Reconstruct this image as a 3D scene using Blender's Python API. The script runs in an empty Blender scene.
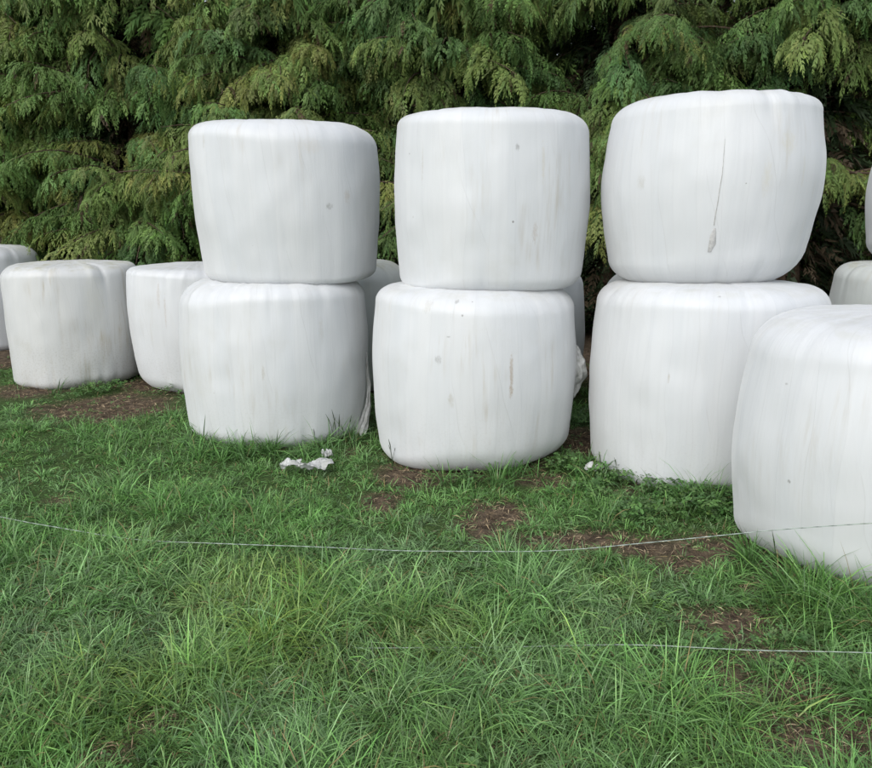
import bpy, math
import numpy as np

# ------------------------------------------------------------------ camera, sky, sun, exposure
F_PX, W_PX, H_PX = 781.5, 872.0, 768.0
PITCH, CAM_H = math.radians(12.39), 1.65
SUN_EL, SUN_AZ = math.radians(42), math.radians(-148)      # azimuth from +Y, clockwise: behind the camera, to the left
scene = bpy.context.scene
col = scene.collection
cam_d = bpy.data.cameras.new('camera')
cam = bpy.data.objects.new('camera', cam_d)
col.objects.link(cam)
cam.location = (0, 0, CAM_H)
cam.rotation_euler = (math.pi / 2 - PITCH, 0, 0)
cam_d.sensor_fit = 'HORIZONTAL'
cam_d.sensor_width = 36.0
cam_d.lens = 36.0 * F_PX / W_PX
cam_d.clip_start, cam_d.clip_end = 0.05, 2000
scene.camera = cam

world = bpy.data.worlds.new('World')
scene.world = world
world.use_nodes = True
wn, wl = world.node_tree.nodes, world.node_tree.links
wn.clear()
sky = wn.new('ShaderNodeTexSky')
sky.sky_type = 'NISHITA'
sky.sun_disc = False
sky.sun_elevation = SUN_EL
sky.sun_rotation = SUN_AZ
sky.air_density, sky.dust_density, sky.ozone_density = 1.0, 2.0, 1.0
hs = wn.new('ShaderNodeHueSaturation')          # cloud cover: the same sky with most of its blue taken out
hs.inputs['Saturation'].default_value = 0.36
bg = wn.new('ShaderNodeBackground')
bg.inputs['Strength'].default_value = 0.15
wo = wn.new('ShaderNodeOutputWorld')
wl.new(sky.outputs[0], hs.inputs['Color'])
wl.new(hs.outputs[0], bg.inputs[0])
wl.new(bg.outputs[0], wo.inputs[0])

sun_d = bpy.data.lights.new('sun', 'SUN')
sun_d.energy = 0.6
sun_d.angle = math.radians(60)
sun_d.color = (1.0, 0.97, 0.93)
sun = bpy.data.objects.new('sun', sun_d)
col.objects.link(sun)
sun.location = (-5, -8, 12)
sun.rotation_euler = (math.pi / 2 - SUN_EL, 0, math.pi - SUN_AZ)

vs = scene.view_settings
vs.view_transform, vs.look = 'Standard', 'None'
vs.exposure, vs.gamma = 0.75, 1.0
vs.use_curve_mapping = False
scene.render.engine = 'CYCLES'
scene.cycles.use_denoising = True
scene.cycles.use_adaptive_sampling = True
scene.cycles.adaptive_threshold = 0.018
scene.cycles.max_bounces = 7
scene.cycles.transparent_max_bounces = 8

# ------------------------------------------------------------------ helpers
rng = np.random.default_rng(11)
_perm = np.random.default_rng(3).random((64, 64, 64)).astype(np.float32)


def vnoise(x, y, z=0.0):
    """smooth value noise in 0..1, arrays in, array out"""
    x, y, z = np.broadcast_arrays(np.asarray(x, float), np.asarray(y, float), np.asarray(z, float))
    xi, yi, zi = np.floor(x).astype(int), np.floor(y).astype(int), np.floor(z).astype(int)
    fx, fy, fz = x - xi, y - yi, z - zi
    fx, fy, fz = [f * f * (3 - 2 * f) for f in (fx, fy, fz)]
    g = lambda a, b, c: _perm[(xi + a) % 64, (yi + b) % 64, (zi + c) % 64]
    l = lambda a, b, t: a + (b - a) * t
    return l(l(l(g(0, 0, 0), g(1, 0, 0), fx), l(g(0, 1, 0), g(1, 1, 0), fx), fy),
             l(l(g(0, 0, 1), g(1, 0, 1), fx), l(g(0, 1, 1), g(1, 1, 1), fx), fy), fz)


def fbm(x, y, z=0.0, o=3):
    s, a, t = 0, 0.5, 0
    for k in range(o):
        s = s + a * vnoise(x * 2 ** k + 7.3 * k, y * 2 ** k + 3.1 * k, z * 2 ** k + 1.7 * k)
        t += a
        a *= 0.5
    return s / t


def to_px(P):
    x, y, z = P[..., 0], P[..., 1], P[..., 2] - CAM_H
    c, s = math.cos(PITCH), math.sin(PITCH)
    d = y * c - z * s
    return W_PX / 2 + F_PX * x / d, H_PX / 2 - F_PX * (y * s + z * c) / d


def ground_at(u, v, z=0.0):
    """point of the lawn that the camera sees at (u, v) of the photograph"""
    a, b = (u - W_PX / 2) / F_PX, (H_PX / 2 - v) / F_PX
    c, s = math.cos(PITCH), math.sin(PITCH)
    dy, dz = c + b * s, -s + b * c
    t = (z - CAM_H) / dz
    return np.array([a * t, dy * t, z])


def at_dist(u, v, y):
    a, b = (u - W_PX / 2) / F_PX, (H_PX / 2 - v) / F_PX
    c, s = math.cos(PITCH), math.sin(PITCH)
    dy, dz = c + b * s, -s + b * c
    t = y / dy
    return np.array([a * t, y, CAM_H + dz * t])


def mesh_obj(name, V, polys, mat, parent=None, colors=None, uv=None, smooth=False, k=None):
    """polys: (n, k) int array, or list of such arrays"""
    me = bpy.data.meshes.new(name)
    V = np.asarray(V, np.float32)
    if not isinstance(polys, list):
        polys = [polys]
    polys = [np.asarray(p, np.int32) for p in polys if len(p)]
    loops = np.concatenate([p.ravel() for p in polys])
    tot = np.concatenate([np.full(len(p), p.shape[1], np.int32) for p in polys])
    start = np.concatenate([[0], np.cumsum(tot)[:-1]]).astype(np.int32)
    me.vertices.add(len(V))
    me.vertices.foreach_set('co', V.ravel())
    me.loops.add(len(loops))
    me.loops.foreach_set('vertex_index', loops)
    me.polygons.add(len(tot))
    me.polygons.foreach_set('loop_start', start)
    me.polygons.foreach_set('loop_total', tot)
    if smooth:
        me.polygons.foreach_set('use_smooth', np.ones(len(tot), bool))
    if colors is not None:
        at = me.attributes.new('tint', 'FLOAT_COLOR', 'POINT')
        c4 = np.ones((len(V), 4), np.float32)
        c4[:, :3] = colors
        at.data.foreach_set('color', c4.ravel())
    if uv is not None:
        at = me.attributes.new('wrap_uv', 'FLOAT_VECTOR', 'POINT')
        c3 = np.zeros((len(V), 3), np.float32)
        c3[:, :uv.shape[1]] = uv
        at.data.foreach_set('vector', c3.ravel())
    me.update(calc_edges=True)
    me.validate()
    me.materials.append(mat)
    o = bpy.data.objects.new(name, me)
    col.objects.link(o)
    if parent is not None:
        o.parent = parent
    return o


def tag(o, label, cat=None, group=None, kind=None):
    if label:
        o['label'] = label
    if cat:
        o['category'] = cat
    if group:
        o['group'] = group
    if kind:
        o['kind'] = kind
    return o


def empty(name, loc):
    e = bpy.data.objects.new(name, None)
    e.empty_display_size = 0.2
    e.location = loc
    col.objects.link(e)
    return e


def tube(path, rad, n=6):
    """tube round a polyline: verts, quads"""
    path = np.asarray(path, float)
    rad = np.broadcast_to(np.asarray(rad, float), (len(path),))
    T = np.gradient(path, axis=0)
    T /= np.linalg.norm(T, axis=1)[:, None] + 1e-9
    ref = np.where(np.abs(T[:, 2:3]) > 0.9, np.array([[1., 0, 0]]), np.array([[0, 0, 1.]]))
    A = np.cross(T, ref)
    A /= np.linalg.norm(A, axis=1)[:, None] + 1e-9
    Bv = np.cross(T, A)
    th = np.linspace(0, 2 * np.pi, n, endpoint=False)
    V = path[:, None] + rad[:, None, None] * (np.cos(th)[None, :, None] * A[:, None] + np.sin(th)[None, :, None] * Bv[:, None])
    i = np.arange(len(path) - 1)[:, None] * n
    j = np.arange(n)[None]
    j2 = (j + 1) % n
    q = np.stack([i + j, i + j2, i + n + j2, i + n + j], -1).reshape(-1, 4)
    return V.reshape(-1, 3), q


class Acc:
    def __init__(self):
        self.V, self.Q, self.C, self.n = [], [], [], 0

    def add(self, V, Q, C=None):
        self.V.append(V)
        self.Q.append(Q + self.n)
        if C is not None:
            self.C.append(np.broadcast_to(np.asarray(C, np.float32), (len(V), 3)))
        self.n += len(V)

    def build(self, name, mat, parent=None, smooth=False):
        return mesh_obj(name, np.concatenate(self.V), np.concatenate(self.Q), mat, parent,
                        np.concatenate(self.C) if self.C else None, smooth=smooth)


# ------------------------------------------------------------------ materials
def new_mat(name):
    m = bpy.data.materials.new(name)
    m.use_nodes = True
    n, l = m.node_tree.nodes, m.node_tree.links
    n.clear()
    out = n.new('ShaderNodeOutputMaterial')
    p = n.new('ShaderNodeBsdfPrincipled')
    l.new(p.outputs[0], out.inputs[0])
    return m, n, l, p, out


class G:
    """little node-graph writer"""
    def __init__(self, n, l):
        self.n, self.l = n, l

    def _set(self, sock, v):
        if isinstance(v, bpy.types.NodeSocket):
            self.l.new(v, sock)
        elif isinstance(v, (tuple, list)):
            sock.default_value = (tuple(v) + (1,))[:len(sock.default_value)]
        else:
            sock.default_value = v

    def math(self, op, a, b=0.0, c=None, clamp=False):
        m = self.n.new('ShaderNodeMath')
        m.operation = op
        m.use_clamp = clamp
        self._set(m.inputs[0], a)
        self._set(m.inputs[1], b)
        if c is not None:
            self._set(m.inputs[2], c)
        return m.outputs[0]

    def xyz(self, x, y, z=0.0):
        c = self.n.new('ShaderNodeCombineXYZ')
        for k, v in enumerate((x, y, z)):
            self._set(c.inputs[k], v)
        return c.outputs[0]

    def noise(self, vec, scale=1.0, detail=3.0, rough=0.55, dist=0.0):
        t = self.n.new('ShaderNodeTexNoise')
        self._set(t.inputs['Vector'], vec)
        t.inputs['Scale'].default_value = scale
        t.inputs['Detail'].default_value = detail
        t.inputs['Roughness'].default_value = rough
        t.inputs['Distortion'].default_value = dist
        return t.outputs['Fac']

    def ramp(self, v, a, b, lo=0.0, hi=1.0):
        m = self.n.new('ShaderNodeMapRange')
        m.interpolation_type = 'SMOOTHSTEP'
        self._set(m.inputs[0], v)
        for k, q in enumerate((a, b, lo, hi)):
            m.inputs[k + 1].default_value = q
        return m.outputs[0]

    def mix(self, f, a, b, blend='MIX'):
        m = self.n.new('ShaderNodeMix')
        m.data_type = 'RGBA'
        m.blend_type = blend
        self._set(m.inputs[0], f)
        self._set(m.inputs[6], a)
        self._set(m.inputs[7], b)
        return m.outputs[2]

    def attr(self, name):
        a = self.n.new('ShaderNodeAttribute')
        a.attribute_name = name
        return a

    def bump(self, h, strength, dist=0.01):
        b = self.n.new('ShaderNodeBump')
        b.inputs['Strength'].default_value = strength
        b.inputs['Distance'].default_value = dist
        self._set(b.inputs['Height'], h)
        return b.outputs[0]


def leaf_material(name, rough=0.5, trans=0.25, spec=0.3):
    m, n, l, p, out = new_mat(name)
    g = G(n, l)
    a = g.attr('tint')
    geo = n.new('ShaderNodeNewGeometry')
    c = g.mix(0.5, a.outputs['Color'], g.mix(g.noise(geo.outputs['Position'], 9, 2), (0.55, 0.6, 0.5), (1.45, 1.4, 1.4)), 'MULTIPLY')
    c = g.mix(0.55, a.outputs['Color'], c)
    l.new(c, p.inputs['Base Color'])
    p.inputs['Roughness'].default_value = rough
    p.inputs['Specular IOR Level'].default_value = spec
    tr = n.new('ShaderNodeBsdfTranslucent')
    l.new(c, tr.inputs['Color'])
    mx = n.new('ShaderNodeMixShader')
    mx.inputs[0].default_value = trans
    l.new(p.outputs[0], mx.inputs[1])
    l.new(tr.outputs[0], mx.inputs[2])
    l.new(mx.outputs[0], out.inputs[0])
    return m


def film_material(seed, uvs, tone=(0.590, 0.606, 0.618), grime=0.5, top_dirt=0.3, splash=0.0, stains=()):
    """white stretch film: faint bands and streaks along the wrap, dust, specks, single stains.
    stains: (u, v, half_width, half_height, colour, strength) in metres on the wrap"""
    m, n, l, p, out = new_mat('bale_film')
    g = G(n, l)
    a = g.attr('wrap_uv')
    sep = n.new('ShaderNodeSeparateXYZ')
    l.new(a.outputs['Vector'], sep.inputs[0])
    u, v = sep.outputs[0], sep.outputs[1]
    so = seed * 13.7
    us = g.math('ADD', u, so)
    # slanted film bands
    wob = g.noise(g.xyz(g.math('MULTIPLY', us, 0.8), g.math('MULTIPLY', v, 0.7), so), 1, 2)
    band = g.math('ADD', g.math('MULTIPLY', us, 6.5), g.math('MULTIPLY', wob, 1.6))
    wnz = n.new('ShaderNodeTexWhiteNoise')
    wnz.noise_dimensions = '1D'
    l.new(g.math('FLOOR', band), wnz.inputs['W'])
    bandv = wnz.outputs['Value']
    fr = g.math('FRACT', band)
    edge = g.ramp(fr, 0.0, 0.05, 1, 0)
    step = g.ramp(fr, 0.0, 0.02, 0, 1)
    wob2 = g.noise(g.xyz(g.math('MULTIPLY', us, 1.1), g.math('MULTIPLY', v, 0.9), so + 21), 1, 2)
    band2 = g.math('ADD', g.math('ADD', g.math('MULTIPLY', us, 3.1), g.math('MULTIPLY', v, 0.55)), g.math('MULTIPLY', wob2, 1.3))
    fr2 = g.math('FRACT', band2)
    edge2 = g.math('MULTIPLY', g.ramp(fr2, 0.0, 0.02, 1, 0), g.ramp(g.noise(g.xyz(us, v, so + 30), 2.5, 2), .45, .6))
    wnz2 = n.new('ShaderNodeTexWhiteNoise')
    wnz2.noise_dimensions = '1D'
    l.new(g.math('FLOOR', band2), wnz2.inputs['W'])
    st1 = g.noise(g.xyz(g.math('MULTIPLY', us, 9), g.math('MULTIPLY', v, 0.55), so), 1, 4, 0.6)
    st2 = g.noise(g.xyz(g.math('MULTIPLY', us, 48), g.math('MULTIPLY', v, 0.9), so), 1, 3, 0.6)
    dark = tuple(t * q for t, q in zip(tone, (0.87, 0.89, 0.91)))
    c = g.mix(g.math('ADD', g.math('MULTIPLY', bandv, 0.38), g.ramp(st1, 0.38, 0.66, 0, 0.32)), tone, dark)
    c = g.mix(g.ramp(st2, 0.50, 0.78, 0, 0.16), c, tuple(t * 0.80 for t in tone))
    c = g.mix(g.math('MULTIPLY', wnz2.outputs['Value'], 0.14), c, tuple(t * q for t, q in zip(tone, (0.86, 0.83, 0.78))))
    c = g.mix(g.math('MULTIPLY', edge, 0.24), c, (0.47, 0.48, 0.49))
    c = g.mix(g.math('MULTIPLY', edge2, 0.30), c, (0.38, 0.38, 0.37))
    # dust runs: brownish-grey soft streaks
    d1 = g.ramp(g.noise(g.xyz(g.math('MULTIPLY', us, 2.6), g.math('MULTIPLY', v, 1.3), so + 4), 1, 3), 0.50, 0.72)
    d2 = g.ramp(g.noise(g.xyz(g.math('MULTIPLY', us, 26), g.math('MULTIPLY', v, 2.2), so + 9), 1, 4, 0.65), 0.45, 0.72)
    c = g.mix(g.math('MULTIPLY', g.math('MULTIPLY', d1, d2), 0.60 * grime), c, (0.38, 0.34, 0.26))
    d3 = g.ramp(g.noise(g.xyz(us, v, so + 2), 2.2, 5, 0.62), 0.55, 0.80)
    c = g.mix(g.math('MULTIPLY', d3, 0.26 * grime), c, (0.42, 0.41, 0.35))
    # dirt lying on the flat top
    geo = n.new('ShaderNodeNewGeometry')
    sn = n.new('ShaderNodeSeparateXYZ')
    l.new(geo.outputs['Normal'], sn.inputs[0])
    tp = g.ramp(sn.outputs[2], 0.62, 0.95)
    tn = g.ramp(g.noise(g.xyz(us, g.math('MULTIPLY', v, 1.5), so + 6), 6, 5, 0.65), 0.42, 0.68)
    c = g.mix(g.math('MULTIPLY', g.math('MULTIPLY', tp, tn), top_dirt), c, (0.36, 0.35, 0.24))
    # rain-splashed soil specks near the foot
    if splash > 0:
        sp = g.ramp(g.noise(g.xyz(us, v, so + 3), 60, 3, 0.7), 0.48, 0.74)
        zone = g.ramp(g.math('ADD', v, g.math('MULTIPLY', st1, 0.35)), 0.95, 1.35, 1, 0)
        c = g.mix(g.math('MULTIPLY', g.math('MULTIPLY', sp, zone), splash), c, (0.22, 0.19, 0.13))
    # single specks (insects, mud)
    vo = n.new('ShaderNodeTexVoronoi')
    vo.feature = 'F1'
    vo.inputs['Scale'].default_value = 7.0
    l.new(g.xyz(us, v, so), vo.inputs['Vector'])
    scol = n.new('ShaderNodeSeparateColor')
    l.new(vo.outputs['Color'], scol.inputs[0])
    rad = g.math('MULTIPLY', g.ramp(scol.outputs[0], 0.66, 1.0), 0.055)
    spk = g.math('LESS_THAN', vo.outputs['Distance'], rad)
    c = g.mix(g.math('MULTIPLY', spk, g.ramp(scol.outputs[1], 0.3, 1, 0.15, 0.7)), c, (0.13, 0.11, 0.08))
    nz = g.noise(g.xyz(g.math('MULTIPLY', us, 2.2), v, so), 34, 5, 0.75)
    for (u0, v0, su, sv, cc, stg) in stains:
        dx = g.math('DIVIDE', g.math('SUBTRACT', u, float(u0)), su)
        dy = g.math('DIVIDE', g.math('SUBTRACT', v, float(v0)), sv)
        d = g.math('ADD', g.math('MULTIPLY', dx, dx), g.math('MULTIPLY', dy, dy))
        d = g.math('ADD', d, g.math('MULTIPLY', g.math('SUBTRACT', nz, 0.5), 5.0))
        c = g.mix(g.ramp(d, -0.6, 1.5, stg, 0), c, cc)
    l.new(c, p.inputs['Base Color'])
    l.new(g.ramp(st1, 0.3, 0.7, 0.35, 0.52), p.inputs['Roughness'])
    p.inputs['Specular IOR Level'].default_value = 0.42
    p.inputs['Sheen Weight'].default_value = 0.30          # sheen added to lighten the shaded bale rims, as on dusty film
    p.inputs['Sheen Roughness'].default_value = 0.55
    # fine relief: pulled film
    h = g.math('ADD', g.math('MULTIPLY', st1, 0.8), g.math('MULTIPLY', st2, 0.28))
    h = g.math('ADD', h, g.math('MULTIPLY', edge, 0.12))
    cr = g.noise(g.xyz(g.math('MULTIPLY', us, 22), g.math('MULTIPLY', v, 5), so + 8), 1, 4, 0.6, 0.6)
    h = g.math('ADD', h, g.math('MULTIPLY', cr, 0.16))
    h = g.math('ADD', h, g.math('ADD', g.math('MULTIPLY', step, 0.20), g.math('MULTIPLY', edge2, 0.14)))
    # tight tension wrinkles in patches
    wp_ = g.ramp(g.noise(g.xyz(us, v, so + 40), 1.9, 3), 0.50, 0.68)
    wp_ = g.math('MAXIMUM', wp_, g.math('MULTIPLY', g.ramp(sn.outputs[2], 0.2, 0.6), 0.8))
    wk = g.noise(g.xyz(g.math('ADD', g.math('MULTIPLY', us, 62), g.math('MULTIPLY', v, 9)), g.math('MULTIPLY', v, 4), so + 41), 1, 3, 0.5, 1.2)
    h = g.math('ADD', h, g.math('MULTIPLY', g.math('MULTIPLY', wk, wp_), 0.50))
    l.new(g.bump(h, 0.3, 0.012), p.inputs['Normal'])
    return m


def plain_material(name, c1, c2, scale=20, rough=0.7, spec=0.3, bump=0.0, detail=4):
    m, n, l, p, out = new_mat(name)
    g = G(n, l)
    tc = n.new('ShaderNodeTexCoord')
    nz = g.noise(tc.outputs['Object'], scale, detail, 0.6)
    l.new(g.mix(g.ramp(nz, 0.3, 0.7), c1, c2), p.inputs['Base Color'])
    p.inputs['Roughness'].default_value = rough
    p.inputs['Specular IOR Level'].default_value = spec
    if bump:
        l.new(g.bump(nz, bump, 0.01), p.inputs['Normal'])
    return m


M_FOLIAGE = leaf_material('conifer_foliage', 0.55, 0.22, 0.22)
M_GRASS = leaf_material('grass_blades', 0.36, 0.30, 0.5)
M_WEED = leaf_material('weed_leaves', 0.45, 0.25, 0.35)
M_LITTER = leaf_material('dry_litter', 0.8, 0.05, 0.1)
M_BARK = plain_material('bark', (0.05, 0.035, 0.025), (0.13, 0.095, 0.07), 30, 0.9, 0.1, 0.6)
M_SCRAP = plain_material('torn_film', (0.66, 0.67, 0.67), (0.46, 0.47, 0.44), 22, 0.40, 0.4, 0.3)
_n, _l = M_SCRAP.node_tree.nodes, M_SCRAP.node_tree.links          # thin film lets light through
_tr, _tp = _n.new('ShaderNodeBsdfTranslucent'), _n.new('ShaderNodeBsdfTransparent')
_tr.inputs[0].default_value = (0.7, 0.71, 0.71, 1)
_m1, _m2 = _n.new('ShaderNodeMixShader'), _n.new('ShaderNodeMixShader')
_m1.inputs[0].default_value, _m2.inputs[0].default_value = 0.25, 0.06
_pb = next(k_ for k_ in _n if k_.type == 'BSDF_PRINCIPLED')
_ou = next(k_ for k_ in _n if k_.type == 'OUTPUT_MATERIAL')
_l.new(_pb.outputs[0], _m1.inputs[1])
_l.new(_tr.outputs[0], _m1.inputs[2])
_l.new(_m1.outputs[0], _m2.inputs[1])
_l.new(_tp.outputs[0], _m2.inputs[2])
_l.new(_m2.outputs[0], _ou.inputs[0])

# ------------------------------------------------------------------ bales: where they stand
# key: X, Y, z0, R, H, corner radius top/bottom, barrel, taper (wider at the top > 0)
BALES = dict(
    A_lo=dict(x=-1.228, y=5.95, z=-.02, r=.703, h=1.186, rt=.19, rb=.13, b=.025, tp=.02),
    A_up=dict(x=-1.116, y=6.06, z=1.150, r=.684, h=1.123, rt=.17, rb=.10, b=.02, tp=.07),
    B_lo=dict(x=.264, y=5.36, z=-.02, r=.705, h=1.190, rt=.17, rb=.22, b=.03, tp=.01),
    B_up=dict(x=.380, y=5.47, z=1.153, r=.662, h=1.117, rt=.14, rb=.13, b=.025, tp=.03),
    C_lo=dict(x=1.765, y=5.05, z=-.02, r=.735, h=1.236, rt=.19, rb=.16, b=.03, tp=.01),
    C_up=dict(x=1.753, y=5.19, z=1.200, r=.667, h=1.133, rt=.15, rb=.27, b=.05, tp=.04),
    D=dict(x=2.165, y=3.61, z=-.02, r=.700, h=1.20, rt=.21, rb=.25, b=.04, tp=-.01),
    E=dict(x=-3.647, y=7.866, z=-.02, r=.636, h=1.176, rt=.13, rb=.15, b=.015, tp=.02),
    F=dict(x=-2.311, y=7.671, z=-.02, r=.676, h=1.168, rt=.13, rb=.28, b=.03, tp=.06),
    G=dict(x=-5.70, y=9.865, z=-.02, r=.682, h=1.264, rt=.18, rb=.17, b=.03, tp=.02),
    H=dict(x=-.935, y=7.604, z=-.02, r=.681, h=1.211, rt=.22, rb=.2, b=.03, tp=.0),
    I=dict(x=.69, y=7.2, z=-.02, r=.68, h=1.20, rt=.2, rb=.2, b=.03, tp=.0),
    J=dict(x=2.10, y=6.75, z=-.02, r=.68, h=1.20, rt=.3, rb=.2, b=.03, tp=-.05),
    K=dict(x=4.17, y=6.82, z=-.02, r=.683, h=1.236, rt=.16, rb=.2, b=.03, tp=-.04),
    L=dict(x=4.44, y=6.86, z=1.206, r=.68, h=1.15, rt=.2, rb=.2, b=.04, tp=.0),
)

# ------------------------------------------------------------------ ground
DIRT_AND_SHADE = [(114, 406, 52, 12), (30, 391, 34, 6), (152, 384, 26, 6), (500, 514, 34, 15), (480, 528, 20, 12), (570, 538, 46, 11),
        (410, 474, 34, 11), (385, 500, 17, 10), (716, 548, 52, 13), (736, 626, 42, 16), (724, 684, 34, 16),
        (820, 748, 66, 24), (860, 735, 34, 26), (780, 660, 40, 8), (62, 498, 15, 5), (640, 546, 26, 8), (580, 446, 26, 14),  # patch between middle and right stacks stands in for shade, laid as soil
        (100, 760, 24, 10), (158, 722, 15, 11), (505, 750, 22, 10), (690, 566, 30, 6), (350, 452, 10, 5), (620, 492, 18, 5),
        (545, 480, 22, 6), (800, 690, 30, 10), (655, 690, 22, 7), (762, 586, 20, 7)]
_dp = []
for (u, v, ru, rv) in DIRT_AND_SHADE:
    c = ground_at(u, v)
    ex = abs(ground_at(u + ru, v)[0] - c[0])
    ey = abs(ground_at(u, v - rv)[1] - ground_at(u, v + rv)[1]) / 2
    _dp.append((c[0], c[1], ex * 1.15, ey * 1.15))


def soil_mask(x, y):
    """0 lawn .. 1 bare soil"""
    w = (fbm(x * 3.1 + 9, y * 3.1, o=3) - 0.5)
    w2 = (fbm(x * 14 + 5, y * 14, 3.0, o=2) - 0.5)
    m = np.zeros(np.shape(x))
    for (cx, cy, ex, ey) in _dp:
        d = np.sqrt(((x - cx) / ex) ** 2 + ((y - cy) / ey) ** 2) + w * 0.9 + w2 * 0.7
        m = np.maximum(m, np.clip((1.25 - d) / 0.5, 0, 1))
    # leaf litter under the hedge and between the bales
    m = np.maximum(m, np.clip((y - (7.5 - 0.09 * x) + w) / 0.6, 0, 1) * np.clip((17 - y) / 2, 0, 1))
    for k, q in BALES.items():
        if q['z'] < 0.5:
            d = np.hypot(x - q['x'], y - q['y'])
            m = np.maximum(m, np.clip((q['r'] - 0.02 - d) / 0.1, 0, 1))
    return m


def ground_z(x, y):
    near = np.clip((14 - np.hypot(x, y - 5)) / 6, 0, 1)
    return near * ((fbm(x * 0.9, y * 0.9, 5.0, o=2) - 0.5) * 0.05 + (fbm(x * 5, y * 5, 8.0, o=2) - 0.5) * 0.022)


gx = np.concatenate([[-400, -150, -60, -30, -18], np.arange(-11, 11.01, .105), [18, 30, 60, 150, 400]])
gy = np.concatenate([[-400, -150, -60, -25, -10, -4], np.arange(-1, 14.01, .105), [18, 25, 40, 80, 200, 500]])
GX, GY = np.meshgrid(gx, gy)
GZ = ground_z(GX, GY)
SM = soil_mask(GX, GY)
nx, ny = len(gx), len(gy)
i = (np.arange(ny - 1)[:, None] * nx + np.arange(nx - 1)[None]).ravel()
gq = np.stack([i, i + 1, i + nx + 1, i + nx], -1)
m, n, l, p, out = new_mat('lawn_soil')
g = G(n, l)
a = g.attr('tint')
sp = n.new('ShaderNodeSeparateColor')
l.new(a.outputs['Color'], sp.inputs[0])
tc = n.new('ShaderNodeTexCoord')
n1 = g.noise(tc.outputs['Object'], 14, 6, 0.65)
n2 = g.noise(tc.outputs['Object'], 70, 4, 0.7)
soil = g.mix(g.ramp(n1, 0.35, 0.68), (0.055, 0.042, 0.030), (0.165, 0.124, 0.086))
soil = g.mix(g.ramp(n2, 0.55, 0.75, 0, 0.7), soil, (0.25, 0.185, 0.115))
turf = g.mix(g.ramp(n2, 0.35, 0.65), (0.030, 0.056, 0.018), (0.078, 0.125, 0.038))
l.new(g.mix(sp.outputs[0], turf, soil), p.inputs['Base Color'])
p.inputs['Roughness'].default_value = 0.95
p.inputs['Specular IOR Level'].default_value = 0.1
l.new(g.bump(g.math('ADD', n1, g.math('MULTIPLY', n2, 0.6)), 0.9, 0.03), p.inputs['Normal'])
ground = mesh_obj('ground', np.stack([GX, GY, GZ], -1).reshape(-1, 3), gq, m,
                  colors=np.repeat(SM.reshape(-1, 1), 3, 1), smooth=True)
tag(ground, 'grassy paddock ground with bare brown soil patches', kind='structure')

# ------------------------------------------------------------------ bales
BALE_GRID = {}
NT = 200


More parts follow.
